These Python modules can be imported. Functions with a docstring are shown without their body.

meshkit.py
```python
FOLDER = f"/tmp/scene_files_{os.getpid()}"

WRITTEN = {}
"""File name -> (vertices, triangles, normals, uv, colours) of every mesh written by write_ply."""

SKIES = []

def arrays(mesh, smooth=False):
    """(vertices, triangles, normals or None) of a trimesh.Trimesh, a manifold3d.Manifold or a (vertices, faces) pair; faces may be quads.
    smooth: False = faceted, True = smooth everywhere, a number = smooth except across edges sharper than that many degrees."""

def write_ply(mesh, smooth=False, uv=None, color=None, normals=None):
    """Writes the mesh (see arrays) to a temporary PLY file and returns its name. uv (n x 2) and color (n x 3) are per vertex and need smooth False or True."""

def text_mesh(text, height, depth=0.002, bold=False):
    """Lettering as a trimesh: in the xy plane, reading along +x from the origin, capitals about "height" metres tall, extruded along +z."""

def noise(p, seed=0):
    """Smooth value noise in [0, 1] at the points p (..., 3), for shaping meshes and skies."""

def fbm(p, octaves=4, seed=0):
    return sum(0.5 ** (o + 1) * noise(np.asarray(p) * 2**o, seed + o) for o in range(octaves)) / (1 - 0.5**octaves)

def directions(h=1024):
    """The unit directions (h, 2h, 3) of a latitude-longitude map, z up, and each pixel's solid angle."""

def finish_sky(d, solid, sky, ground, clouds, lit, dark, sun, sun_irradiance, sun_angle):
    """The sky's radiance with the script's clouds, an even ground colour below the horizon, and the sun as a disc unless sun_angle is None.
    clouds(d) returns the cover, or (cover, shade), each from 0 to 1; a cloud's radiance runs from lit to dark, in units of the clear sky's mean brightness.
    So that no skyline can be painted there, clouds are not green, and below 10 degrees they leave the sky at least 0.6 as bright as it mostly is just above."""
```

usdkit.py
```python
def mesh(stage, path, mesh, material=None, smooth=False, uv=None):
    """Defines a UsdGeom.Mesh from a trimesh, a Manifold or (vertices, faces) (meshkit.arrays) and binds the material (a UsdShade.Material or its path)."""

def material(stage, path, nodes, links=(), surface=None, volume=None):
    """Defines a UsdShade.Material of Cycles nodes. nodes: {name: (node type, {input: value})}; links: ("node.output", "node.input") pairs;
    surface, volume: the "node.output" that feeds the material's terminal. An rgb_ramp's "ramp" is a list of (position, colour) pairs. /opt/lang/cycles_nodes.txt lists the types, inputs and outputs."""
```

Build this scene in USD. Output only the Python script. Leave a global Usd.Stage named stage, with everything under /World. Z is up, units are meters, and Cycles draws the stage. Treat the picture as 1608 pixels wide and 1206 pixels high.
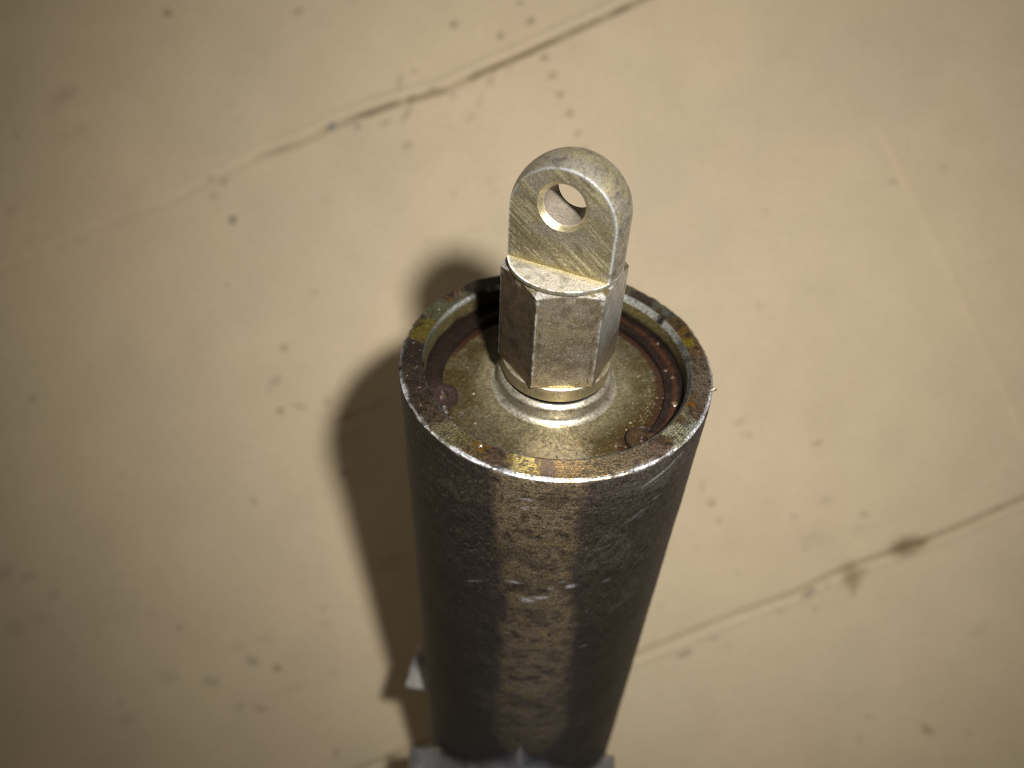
import math, random, numpy as np, trimesh, manifold3d as m3, usdkit
from meshkit import noise, fbm, arrays
from pxr import Usd, UsdGeom, UsdLux, UsdShade, Gf, Sdf, Vt

stage = Usd.Stage.CreateInMemory()
UsdGeom.SetStageUpAxis(stage, UsdGeom.Tokens.z)
UsdGeom.SetStageMetersPerUnit(stage, 1.0)
UsdGeom.Xform.Define(stage, '/World')
random.seed(3)
rng = np.random.default_rng(7)
MM = 0.001

# ---------------------------------------------------------------- camera (looks straight down on the cardboard)
CAM_H = 0.343
cam = UsdGeom.Camera.Define(stage, '/World/camera')
cam.AddTranslateOp().Set(Gf.Vec3d(0, 0, CAM_H))
cam.CreateHorizontalApertureAttr(36.0)
cam.CreateVerticalApertureAttr(27.0)
cam.CreateFocalLengthAttr(36.0 * 1218.41 / 1608)
cam.CreateFStopAttr(11.5)
cam.CreateFocusDistanceAttr(0.134)
cam.CreateClippingRangeAttr(Gf.Vec2f(0.01, 20))
cam.CreateExposureAttr(0.0)

# ---------------------------------------------------------------- light: the camera's flash up and to the right of the lens, a dim room and an added overhead panel
flash = UsdLux.SphereLight.Define(stage, '/World/flash_lamp')
flash.CreateRadiusAttr(0.0056)
flash.CreateNormalizeAttr(True)
flash.CreateIntensityAttr(2.0)
flash.CreateColorAttr(Gf.Vec3f(1.0, 0.955, 0.895))
flash.AddTranslateOp().Set(Gf.Vec3d(0.0313, 0.0232, CAM_H + 0.025))
flash.AddRotateXYZOp().Set(Gf.Vec3f(3.0, -4.5, 0))
sh = UsdLux.ShapingAPI.Apply(flash.GetPrim())
sh.CreateShapingConeAngleAttr(52.0)
sh.CreateShapingConeSoftnessAttr(1.0)
room = UsdLux.RectLight.Define(stage, '/World/added_fill_panel')  # added overhead panel, no such lamp seen; gives the metal cool glints
room.CreateWidthAttr(1.6); room.CreateHeightAttr(1.2)
room.CreateNormalizeAttr(False)
room.CreateIntensityAttr(0.10)
room.CreateColorAttr(Gf.Vec3f(0.86, 0.94, 1.0))
room.AddTranslateOp().Set(Gf.Vec3d(0.5, 0.9, 1.9))
room.AddRotateXYZOp().Set(Gf.Vec3f(-22, 14, 0))
air = UsdLux.DomeLight.Define(stage, '/World/room_light')
air.CreateIntensityAttr(0.045)
air.CreateColorAttr(Gf.Vec3f(1.0, 0.87, 0.64))

# ---------------------------------------------------------------- helpers
def lin(c):
    c = np.asarray(c, float) / 255.0
    return np.where(c < 0.04045, c / 12.92, ((c + 0.055) / 1.055) ** 2.4)

def sstep(a, b, x):
    t = np.clip((x - a) / (b - a), 0, 1)
    return t * t * (3 - 2 * t)

def mixc(col, c, m):
    return col * (1 - m[:, None]) + np.asarray(c, float)[None, :] * m[:, None]

def obj(path, v, f, mat, tint=None, surf=None, normals=None):
    """one Mesh prim, vertices in metres, with its colour and surface attributes"""
    m = UsdGeom.Mesh.Define(stage, path)
    m.CreatePointsAttr(Vt.Vec3fArray.FromNumpy(np.ascontiguousarray(v, np.float32)))
    m.CreateFaceVertexCountsAttr(Vt.IntArray.FromNumpy(np.full(len(f), f.shape[1], np.int32)))
    m.CreateFaceVertexIndicesAttr(Vt.IntArray.FromNumpy(np.ascontiguousarray(f, np.int32).ravel()))
    m.CreateSubdivisionSchemeAttr('none')
    if normals is not None:
        m.CreateNormalsAttr(Vt.Vec3fArray.FromNumpy(np.ascontiguousarray(normals, np.float32)))
        m.SetNormalsInterpolation('vertex')
    pv = UsdGeom.PrimvarsAPI(m)
    if tint is not None:
        pv.CreatePrimvar('tint', Sdf.ValueTypeNames.Color3fArray, 'vertex').Set(Vt.Vec3fArray.FromNumpy(np.ascontiguousarray(np.clip(tint, 0, 1), np.float32)))
    if surf is not None:
        pv.CreatePrimvar('surf', Sdf.ValueTypeNames.Color3fArray, 'vertex').Set(Vt.Vec3fArray.FromNumpy(np.ascontiguousarray(np.clip(surf, 0, 1), np.float32)))
    UsdShade.MaterialBindingAPI.Apply(m.GetPrim()).Bind(mat)
    return m.GetPrim()

def tag(prim, label=None, cat=None, kind=None, group=None):
    for k, t in (('label', label), ('category', cat), ('kind', kind), ('group', group)):
        if t: prim.SetCustomDataByKey(k, t)

def split(mesh, angle=28):
    """(vertices, faces, normals), smooth except across sharp edges; mesh in millimetres"""
    return arrays(mesh, angle)

def lathe(profile, n, wrap=True):
    """surface of revolution from (r, z) rows"""
    a = np.arange(n) / n * 2 * np.pi
    pr = np.asarray(profile, float)
    v = np.stack([pr[:, None, 0] * np.cos(a), pr[:, None, 0] * np.sin(a), np.repeat(pr[:, 1:2], n, 1)], -1)
    k = len(pr)
    i, j = np.meshgrid(np.arange(k - 1), np.arange(n), indexing='ij')
    j2 = (j + 1) % n
    q = np.stack([i * n + j, i * n + j2, (i + 1) * n + j2, (i + 1) * n + j], -1).reshape(-1, 4)
    f = np.vstack([q[:, [0, 1, 2]], q[:, [0, 2, 3]]])
    return v.reshape(-1, 3), f

def rows(pts, step):
    """profile resampled so that no piece is longer than step; corners doubled by a hair so that they stay sharp"""
    out = [pts[0]]
    for a, b in zip(pts[:-1], pts[1:]):
        a, b = np.array(a, float), np.array(b, float)
        L = np.linalg.norm(b - a)
        k = max(1, int(math.ceil(L / step)))
        e = min(0.03, L * 0.2)
        ts = [e / L] + [i / k for i in range(1, k)] + [1 - e / L, 1]
        out += [tuple(a + (b - a) * t) for t in ts]
    return out

def as_mesh(man):
    m = man.to_mesh()
    return trimesh.Trimesh(np.array(m.vert_properties)[:, :3], np.array(m.tri_verts), process=False)

def vnormals(v, f):
    n = np.zeros_like(v)
    c = np.cross(v[f[:, 1]] - v[f[:, 0]], v[f[:, 2]] - v[f[:, 0]])
    for k in range(3): np.add.at(n, f[:, k], c)
    return n / np.maximum(np.linalg.norm(n, axis=1, keepdims=True), 1e-12)

# ---------------------------------------------------------------- materials
def metal(name, fine=5200, contrast=0.5, bump=0.25, bscale=4200, glint=0.0, coat=0.0):
    nodes = {
        'tint': ('attribute', {'attribute': 'tint'}),
        'surf': ('attribute', {'attribute': 'surf'}),
        'sep': ('separate_xyz', {}),
        'tc': ('texture_coordinate', {}),
        'n1': ('noise_texture', {'scale': float(fine), 'detail': 2.0, 'roughness': 0.6}),
        'r1': ('map_range', {'from_min': 0.3, 'from_max': 0.7, 'to_min': 1 - contrast, 'to_max': 1 + contrast, 'clamp': True}),
        'vm': ('vector_math', {'math_type': 'scale'}),
        'n2': ('noise_texture', {'scale': float(bscale), 'detail': 3.0, 'roughness': 0.65}),
        'bm': ('math', {'math_type': 'multiply', 'value2': float(bump)}),
        'b': ('bump', {'distance': 0.0001, 'strength': 0.3}),
        'rg': ('math', {'math_type': 'multiply_add', 'value2': 0.25, 'value3': -0.12}),
        'ra': ('math', {'math_type': 'add', 'use_clamp': True}),
        'p': ('principled_bsdf', {'specular_ior_level': 0.5, 'coat_weight': float(coat), 'coat_roughness': 0.28}),
    }
    links = [('surf.vector', 'sep.vector'), ('tc.object', 'n1.vector'), ('tc.object', 'n2.vector'), ('n1.fac', 'r1.value'),
             ('tint.color', 'vm.vector1'), ('r1.result', 'vm.scale'), ('vm.vector', 'p.base_color'),
             ('n2.fac', 'b.height'), ('sep.z', 'bm.value1'), ('bm.value', 'b.strength'), ('b.normal', 'p.normal'),
             ('sep.x', 'p.metallic'), ('n2.fac', 'rg.value1'), ('rg.value', 'ra.value1'), ('sep.y', 'ra.value2'), ('ra.value', 'p.roughness')]
    return usdkit.material(stage, '/World/Looks/' + name, nodes, links, surface='p.BSDF')

M_BARREL = metal('worn_barrel_steel', fine=2600, contrast=0.75, bump=1.0, bscale=2200)
M_ZINC = metal('yellow_zinc', fine=4200, contrast=0.42, bump=0.7, bscale=3800)
M_CAP = metal('oily_end_cap', fine=2400, contrast=0.45, bump=0.6, bscale=1500, coat=0.12)
M_RING = metal('greasy_ring_steel', fine=1800, contrast=0.5, bump=0.9, bscale=1300, coat=0.5)
M_CAST = metal('grey_casting', fine=900, contrast=0.2, bump=0.5, bscale=900)
M_CARD = usdkit.material(stage, '/World/Looks/cardboard', {
    'tint': ('attribute', {'attribute': 'tint'}),
    'tc': ('texture_coordinate', {}),
    'n1': ('noise_texture', {'scale': 420.0, 'detail': 4.0, 'roughness': 0.6}),
    'r1': ('map_range', {'from_min': 0.25, 'from_max': 0.75, 'to_min': 0.93, 'to_max': 1.07, 'clamp': True}),
    'vm': ('vector_math', {'math_type': 'scale'}),
    'b': ('bump', {'distance': 0.0002, 'strength': 0.25}),
    'p': ('principled_bsdf', {'roughness': 0.75, 'specular_ior_level': 0.25}),
}, [('tc.object', 'n1.vector'), ('n1.fac', 'r1.value'), ('tint.color', 'vm.vector1'), ('r1.result', 'vm.scale'), ('vm.vector', 'p.base_color'), ('n1.fac', 'b.height'), ('b.normal', 'p.normal')], surface='p.BSDF')
M_DIRT = usdkit.material(stage, '/World/Looks/dark_dirt', {
    'tc': ('texture_coordinate', {}), 'n': ('noise_texture', {'scale': 1500.0}),
    'r': ('rgb_ramp', {'ramp': [(0.3, (0.10, 0.09, 0.085)), (0.7, (0.32, 0.30, 0.29))]}),
    'p': ('principled_bsdf', {'roughness': 0.6})}, [('tc.object', 'n.vector'), ('n.fac', 'r.fac'), ('r.color', 'p.base_color')], surface='p.BSDF')
M_GRIT = usdkit.material(stage, '/World/Looks/pale_grit', {
    'o': ('geometry', {}),
    'r': ('rgb_ramp', {'ramp': [(0.0, (0.05, 0.035, 0.02)), (0.55, (0.10, 0.075, 0.045)), (0.9, (0.24, 0.21, 0.16)), (1.0, (0.4, 0.38, 0.33))]}),
    'p': ('principled_bsdf', {'roughness': 0.35})}, [('o.random_per_island', 'r.fac'), ('r.color', 'p.base_color')], surface='p.BSDF')

# ---------------------------------------------------------------- the cardboard on the floor
PX = 343.0 / 1218.41            # millimetres on the cardboard seen by one pixel of a 1608 wide picture
def spot_xy(x, y): return ((x - 804) * PX, -(y - 603) * PX)

def axis_grid(half, step, far):
    c = np.arange(-half, half + step / 2, step)
    o = np.geomspace(half + 3, far, 14)
    return np.concatenate([-o[::-1], c, o])
gx, gy = axis_grid(238, 0.75, 700), axis_grid(182, 0.75, 600)
X, Y = np.meshgrid(gx, gy, indexing='xy')
P2 = np.stack([X.ravel(), Y.ravel()], -1)

def poly_dist(line):
    """signed distance to a polyline (positive above it) and the position along it, 0 to 1"""
    L = np.array([spot_xy(*q) for q in line])
    best, sgn, along = np.full(len(P2), 1e9), np.zeros(len(P2)), np.zeros(len(P2))
    seg = np.linalg.norm(np.diff(L, axis=0), axis=1); cum = np.concatenate([[0], np.cumsum(seg)])
    for i in range(len(L) - 1):
        a, ab = L[i], L[i + 1] - L[i]
        t = np.clip(((P2 - a) @ ab) / (ab @ ab), 0, 1)
        dv = P2 - (a + t[:, None] * ab)
        d = np.hypot(dv[:, 0], dv[:, 1])
        k = d < best
        best[k] = d[k]; along[k] = ((cum[i] + t * seg[i]) / cum[-1])[k]
        sgn[k] = np.sign(ab[0] * dv[:, 1] - ab[1] * dv[:, 0])[k]
    return best * np.where(sgn == 0, 1, sgn), along

P3 = np.stack([P2[:, 0], P2[:, 1], np.zeros(len(P2))], -1)
warp = (fbm(P3 / 9.0, 3, 5) - 0.5)
height = 1.2 * (fbm(P3 / 90.0, 3, 11) - 0.5) + 0.12 * (fbm(P3 / 7.0, 3, 12) - 0.5)
card = np.tile(np.array([0.458, 0.377, 0.259]), (len(P2), 1))
mot = fbm(P3 / 34.0, 4, 21) - 0.5
mot2 = fbm(P3 / 14.0, 4, 22) - 0.5
card *= (1 + 0.10 * mot + 0.09 * mot2)[:, None]
pk = fbm(P3 / 60.0, 3, 23) - 0.5
card *= np.stack([1 + 0.05 * pk, 1 - 0.01 * pk, 1 - 0.0 * pk], -1)
card = mixc(card, (0.36, 0.30, 0.235), sstep(0.02, 0.25, fbm(P3 / 70.0, 3, 24) - 0.5) * 0.25)

line_a = [(-500, 640), (-200, 512), (0, 428), (130, 368), (270, 316), (330, 284), (405, 246), (480, 219), (520, 199), (560, 183), (620, 163), (700, 141), (760, 112), (830, 82), (900, 49), (960, 22), (1010, -2), (1250, -118), (1700, -320)]
line_b = [(-300, 1560), (560, 1210), (850, 1093), (1000, 1029), (1090, 991), (1160, 963), (1250, 931), (1320, 896), (1380, 874), (1430, 857), (1500, 830), (1608, 783), (2100, 560)]
line_c = [(1380, 200), (1470, 380), (1530, 510), (1590, 640), (1680, 840)]
da, sa = poly_dist(line_a)
db, sb = poly_dist(line_b)
dc, sc_ = poly_dist(line_c)
xa = P2[:, 0] / PX + 804
str_a = 0.12 + 0.88 * sstep(300, 640, xa)
da2 = da + 0.12 * warp
height += -2.2 * str_a * np.exp(-(da2 / (0.85 + 1.2 * (1 - str_a))) ** 2) + 0.9 * str_a * np.exp(-((da2 - 3.2) / 2.0) ** 2) * (da2 > 0) + 0.5 * np.where(da > 0, 1, 0) * sstep(0, 1.2, da) * np.exp(-np.abs(da) / 60)
dirt_a = np.exp(-(da2 / 1.1) ** 2) * (0.25 + 0.75 * sstep(0.25, 0.6, fbm(P3 / 12.0, 3, 31))) * (0.12 + 0.88 * sstep(300, 560, xa))
card = mixc(card, (0.13, 0.092, 0.05), 0.8 * dirt_a)
card = mixc(card, (0.52, 0.44, 0.31), 0.2 * str_a * np.exp(-((da2 - 3.6) / 2.2) ** 2))  # pale band paints the lit ridge above the fold into the colour
db2 = db + 0.15 * warp
xb = xa
height += -1.1 * np.exp(-(db2 / 0.9) ** 2) + 0.5 * np.exp(-((db2 + 3.0) / 1.6) ** 2)
card = mixc(card, (0.24, 0.18, 0.11), 0.6 * np.exp(-(db2 / 1.3) ** 2) * (0.5 + 0.5 * sstep(1050, 1480, xb)))
card = mixc(card, (0.52, 0.44, 0.31), 0.35 * np.exp(-((db2 + 3.0) / 1.4) ** 2) * (xb < 1420))
height += 0.25 * np.exp(-(dc / 1.8) ** 2)
card = mixc(card, (0.52, 0.42, 0.27), 0.25 * np.exp(-(dc / 1.6) ** 2))

# oil spots, scuffs and stains: (x, y, half length, half width, angle, depth, colour) in picture pixels turned into places on the sheet
BR, GY, PU, OL = (0.15, 0.105, 0.06), (0.13, 0.11, 0.10), (0.25, 0.185, 0.16), (0.19, 0.135, 0.05)
SPOTS = [(263, 20, 9, 7, 0, .8, BR), (468, 18, 10, 8, 20, .45, BR), (366, 346, 8, 7, 0, .9, GY), (352, 285, 9, 6, 10, .6, BR), (331, 281, 6, 5, 0, .5, GY), (336, 308, 8, 6, 0, .4, BR), (562, 198, 7, 6, 0, .8, GY),
 (713, 38, 7, 7, 0, .85, BR), (786, 57, 8, 6, 70, .8, BR), (832, 35, 8, 7, 40, .8, BR), (818, 5, 7, 5, 0, .75, BR), (650, 112, 6, 5, 0, .5, BR), (855, 90, 8, 6, 40, .85, BR), (868, 118, 8, 6, 20, .8, BR), (880, 148, 6, 6, 0, .85, BR), (894, 178, 7, 6, 30, .85, BR), (907, 209, 7, 5, 30, .75, BR), (918, 234, 8, 5, 20, .7, BR),
 (712, 150, 7, 6, 0, .45, BR), (640, 228, 11, 8, 30, .4, BR), (800, 108, 9, 4, 45, .35, BR), (770, 125, 16, 4, 62, .55, BR), (752, 160, 14, 3, 62, .45, BR), (738, 186, 14, 3, 50, .35, BR), (628, 130, 18, 4, 75, .55, BR), (638, 180, 20, 6, 60, .55, BR), (646, 155, 10, 6, 20, .7, BR), (606, 192, 10, 5, 40, .5, BR), (585, 178, 10, 5, 25, .4, GY), (680, 140, 9, 4, 25, .6, BR), (700, 180, 18, 3, 10, .18, BR),
 (712, 305, 8, 8, 0, .25, BR), (778, 302, 6, 5, 0, .3, BR), (716, 392, 6, 5, 0, .3, BR), (770, 283, 8, 6, 0, .2, BR), (585, 295, 8, 8, 0, .2, BR), (745, 360, 18, 6, 0, .16, BR), (670, 380, 10, 6, 0, .2, BR),
 (447, 546, 8, 7, 0, .7, BR), (432, 598, 12, 8, 40, .5, GY), (424, 612, 6, 8, 0, .3, GY), (441, 645, 7, 7, 0, .8, BR), (470, 638, 14, 5, -20, .5, BR), (512, 632, 8, 6, 0, .45, BR), (357, 448, 6, 5, 0, .3, BR), (493, 460, 6, 6, 0, .3, BR),
 (545, 655, 24, 5, 28, .6, BR), (588, 637, 26, 4, 25, .5, BR), (550, 684, 24, 4, 15, .4, BR), (540, 744, 8, 7, 0, .8, BR), (400, 787, 8, 6, 10, .4, BR), (52, 625, 8, 6, 0, .45, BR), (620, 876, 34, 4, 10, .5, BR), (608, 892, 30, 5, 10, .35, BR), (190, 745, 9, 7, 0, .2, BR),
 (1117, 790, 7, 6, 0, .75, BR), (1128, 818, 5, 4, 0, .6, BR), (1103, 763, 5, 12, 0, .3, BR), (1247, 812, 7, 5, 0, .6, PU), (1357, 807, 7, 5, -20, .65, GY), (1297, 785, 17, 7, 25, .4, PU), (1163, 662, 12, 5, 35, .4, BR), (1175, 683, 13, 4, -20, .5, BR), (1284, 696, 9, 5, 10, .65, OL), (1192, 480, 7, 6, 0, .3, BR), (1402, 286, 9, 6, 20, .5, PU), (1480, 262, 10, 7, 0, .25, PU), (1270, 845, 26, 16, 0, .22, PU), (1262, 862, 10, 5, 0, .35, PU), (1352, 830, 24, 14, 0, .15, BR), (1160, 900, 10, 8, 0, .15, BR), (1205, 330, 7, 5, 0, .25, GY),
 (1422, 858, 30, 18, 20, 1.0, (0.13, 0.09, 0.03)), (1448, 852, 16, 7, 25, .8, (0.16, 0.11, 0.04)), (1336, 905, 17, 26, 12, .85, OL), (1352, 898, 14, 8, 25, .55, OL), (1340, 928, 6, 10, 0, .5, OL), (1270, 931, 16, 6, 35, .75, GY), (1298, 918, 9, 5, 30, .5, PU), (1279, 957, 5, 8, 20, .45, PU), (1225, 960, 8, 6, 0, .35, PU), (1076, 1026, 15, 6, 20, .8, GY), (1120, 1003, 13, 6, 15, .4, PU), (1145, 1018, 5, 10, 10, .3, PU), (1040, 952, 9, 5, 0, .25, PU), (1455, 1146, 17, 8, -35, .65, BR), (1365, 1125, 9, 6, -20, .4, PU), (1350, 1160, 9, 8, -20, .3, PU), (1520, 1150, 10, 7, 0, .25, BR), (1535, 992, 14, 7, 30, .3, PU), (1570, 797, 10, 6, 25, .4, BR),
 (100, 150, 30, 14, 25, .42, PU), (82, 175, 16, 8, 20, .3, PU), (130, 205, 14, 12, -40, .22, PU), (105, 215, 20, 16, 0, .15, PU), (20, 330, 16, 8, 0, .3, PU), (45, 905, 14, 9, 10, .5, PU), (5, 900, 22, 12, 10, .5, PU), (85, 932, 12, 7, 50, .6, PU), (25, 985, 22, 14, 0, .4, PU), (62, 970, 14, 10, 0, .3, PU), (282, 985, 7, 6, 20, .55, BR), (238, 963, 7, 6, 0, .4, PU), (112, 880, 9, 6, 0, .3, PU),
 (435, 1050, 8, 7, 0, .8, BR), (396, 1038, 15, 8, -20, .6, GY), (415, 1002, 16, 6, 10, .3, PU), (332, 1070, 18, 9, -15, .42, GY), (410, 1113, 13, 5, 0, .6, BR), (376, 1110, 9, 5, 30, .45, BR), (265, 1062, 20, 10, 0, .25, GY), (527, 1183, 7, 8, 0, .5, BR), (508, 957, 8, 5, 10, .4, GY), (512, 980, 6, 6, 0, .4, GY), (525, 1056, 7, 8, 0, .3, GY), (465, 1080, 24, 8, 20, .2, PU), (370, 1015, 20, 7, 10, .22, GY), (200, 1130, 22, 10, 20, .2, BR)]
sub = np.abs(P2[:, 0]) < 260
for (x, y, a, b, ang, dep, c) in SPOTS:
    cx, cy = spot_xy(x, y)
    dx, dy = P2[:, 0] - cx, P2[:, 1] - cy
    near = np.nonzero((np.abs(dx) < 22) & (np.abs(dy) < 22))[0]
    t = math.radians(ang)
    ddx, ddy = dx[near] + 1.1 * warp[near], dy[near] + 0.9 * warp[near[::-1]][::-1]
    u_ = (ddx * math.cos(t) + ddy * math.sin(t)) / (a * PX); w_ = (-ddx * math.sin(t) + ddy * math.cos(t)) / (b * PX)
    q = np.sqrt(u_ * u_ + w_ * w_) + 0.5 * (fbm(P3[near] / 1.6, 3, 41) - 0.5)
    card[near] = mixc(card[near], c, 0.82 * dep * (1 - sstep(0.15, 1.3, q)))
for k in range(90):                                # faint flecks everywhere
    cx, cy = rng.uniform(-238, 238), rng.uniform(-182, 182)
    a, dep = rng.uniform(0.5, 1.6), rng.uniform(0.05, 0.24)
    dx, dy = P2[:, 0] - cx, P2[:, 1] - cy
    near = np.nonzero((np.abs(dx) < 5) & (np.abs(dy) < 5))[0]
    q = np.hypot(dx[near], dy[near] * rng.uniform(0.7, 1.5)) / a
    card[near] = mixc(card[near], BR if k % 3 else (0.6, 0.52, 0.4), dep * (1 - sstep(0.3, 1.2, q)))
nx, ny = len(gx), len(gy)
iy, ix = np.meshgrid(np.arange(ny - 1), np.arange(nx - 1), indexing='ij')
q = np.stack([iy * nx + ix, iy * nx + ix + 1, (iy + 1) * nx + ix + 1, (iy + 1) * nx + ix], -1).reshape(-1, 4)
gv = np.stack([P2[:, 0], P2[:, 1], height], -1)
o = obj('/World/ground', gv * MM, q, M_CARD, tint=card, normals=vnormals(gv, np.vstack([q[:, [0, 1, 2]], q[:, [0, 2, 3]]])))
tag(o, 'tan cardboard sheet with fold lines and oil spots lying under the steel cylinder', 'cardboard', kind='structure')

# ---------------------------------------------------------------- the hydraulic cylinder, in millimetres: rim plane z = 0, axis z
ROT = np.array([[0.9988749146612487, 0.03277495509010615, 0.03426400150733375], [-0.04742261971341515, 0.6903473630621659, 0.7219221657856412], [0.0, -0.7227353046807354, 0.6911249375967015]])
CPOS = np.array([-8.21990006, -111.45750204, 99.36010242])
T0 = np.array([-ROT[0] @ CPOS, -ROT[1] @ CPOS, 343.0 - ROT[2] @ CPOS])
BASE = np.array([0.0, -40.0, -300.0])                # the thing's base, in its own millimetres
cyl = UsdGeom.Xform.Define(stage, '/World/hydraulic_cylinder')
Tw = (ROT @ BASE + T0) * MM
mat4 = np.eye(4); mat4[:3, :3] = ROT.T; mat4[3, :3] = Tw
cyl.AddTransformOp().Set(Gf.Matrix4d(*mat4.ravel().tolist()))
tag(cyl.GetPrim(), 'worn dark steel hydraulic cylinder with a yellow zinc rod eye, leaning up from the cardboard', 'hydraulic cylinder')
def part(name, v, f, mat, tint, surf, normals=None, parent='/World/hydraulic_cylinder', label=None, kind=None, gain=1.0):
    if tint is not None: tint = tint * gain
    o = obj(parent + '/' + name, (v - BASE) * MM, f, mat, tint=tint, surf=surf, normals=normals)
    tag(o, label=label, kind=kind)
    return o

KA = 0.30                    # picture tone to base colour of things lit this close by the flash
def tone(*c): return lin(c) * KA

# --- barrel: side, worn rim, bore
prof = rows([(0.02, -215), (30, -215)], 6)[:-1] + rows([(30, -215), (30, -150)], 2.5)[:-1] + rows([(30, -150), (30, -1.7)], 0.42)
n_side = len(prof)
prof += rows([(30, -1.5), (30, -0.45)], 0.25)[1:] + rows([(29.98, -0.42), (29.55, -0.02)], 0.12) + rows([(29.5, 0), (26.1, 0)], 0.22) + rows([(26.0, -0.04), (25.25, -0.95)], 0.2) + rows([(25.2, -1.1), (25.2, -4.4)], 0.3) + rows([(25.2, -4.5), (26.4, -4.5), (26.4, -6.1), (25.2, -6.1), (25.2, -7.2), (0.02, -7.2)], 1.5)
NA = 800
v, f = lathe(prof, NA)
R_, az = np.hypot(v[:, 0], v[:, 1]), np.degrees(np.arctan2(v[:, 1], v[:, 0]))
rout = np.maximum(25.36, 25.6 + 0.45 * np.cos(np.radians(az - 50)))      # the bore's chamfer is wider on one side
t_lip = np.clip((R_ - 25.2) / 0.8, 0, 1)
Rn = np.where((R_ > 26.0) & (R_ <= 29.5), 29.5 - (29.5 - R_) * (29.5 - rout) / 3.5, R_)
is_lip = (R_ > 25.2) & (R_ <= 26.0) & (v[:, 2] > -1.09)
Rn = np.where(is_lip, 25.2 + t_lip * (rout - 25.2), Rn)
v[:, 2] = np.where(is_lip, v[:, 2] * (rout - 25.2) / 0.8, v[:, 2])
sc_r = np.where((v[:, 2] > -1.09) & (R_ > 25.2), Rn / np.maximum(R_, 1e-6), 1.0)
v[:, 0] *= sc_r; v[:, 1] *= sc_r
z_ = v[:, 2].copy()
rowid = np.repeat(np.arange(len(prof)), NA)
side = (R_ > 29.99) & (z_ < -0.4) & (z_ > -214.9)
ring = np.stack([np.cos(np.radians(az)) * 30, np.sin(np.radians(az)) * 30, np.zeros(len(v))], -1)
edge_n = 0.6 * fbm(ring / 4.5, 4, 51) + 0.4 * fbm(ring / 1.8, 3, 56)                      # how far the edge is knocked off, along the rim
edge_big = fbm(ring / 9.0, 3, 52)
cham = (R_ > 29.5) & (z_ > -1.6)
knock = np.clip((edge_n - 0.42) * 2.2, 0, 1) * (0.35 + 0.9 * edge_big)
w_edge = np.exp(-((R_ - 29.95) ** 2 + (z_ + 0.05) ** 2) / 0.35)
dirr = np.stack([np.cos(np.radians(az)), np.sin(np.radians(az)), np.zeros(len(v))], -1)
v -= (dirr + [0, 0, 1.0]) * (w_edge * 0.8 * knock)[:, None]
cast = fbm(np.stack([ring[:, 0] / 1.1, ring[:, 1] / 1.1, z_ / 1.1], -1), 4, 53) - 0.5
cast2 = fbm(np.stack([ring[:, 0] / 14, ring[:, 1] / 14, z_ / 14], -1), 3, 54) - 0.5
v += dirr * (side * (0.17 * cast + 0.10 * (fbm(np.stack([ring[:, 0] / .5, ring[:, 1] / .5, z_ / .5], -1), 2, 55) - 0.5) + 0.25 * cast2 * sstep(0, -6, z_)))[:, None]
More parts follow.
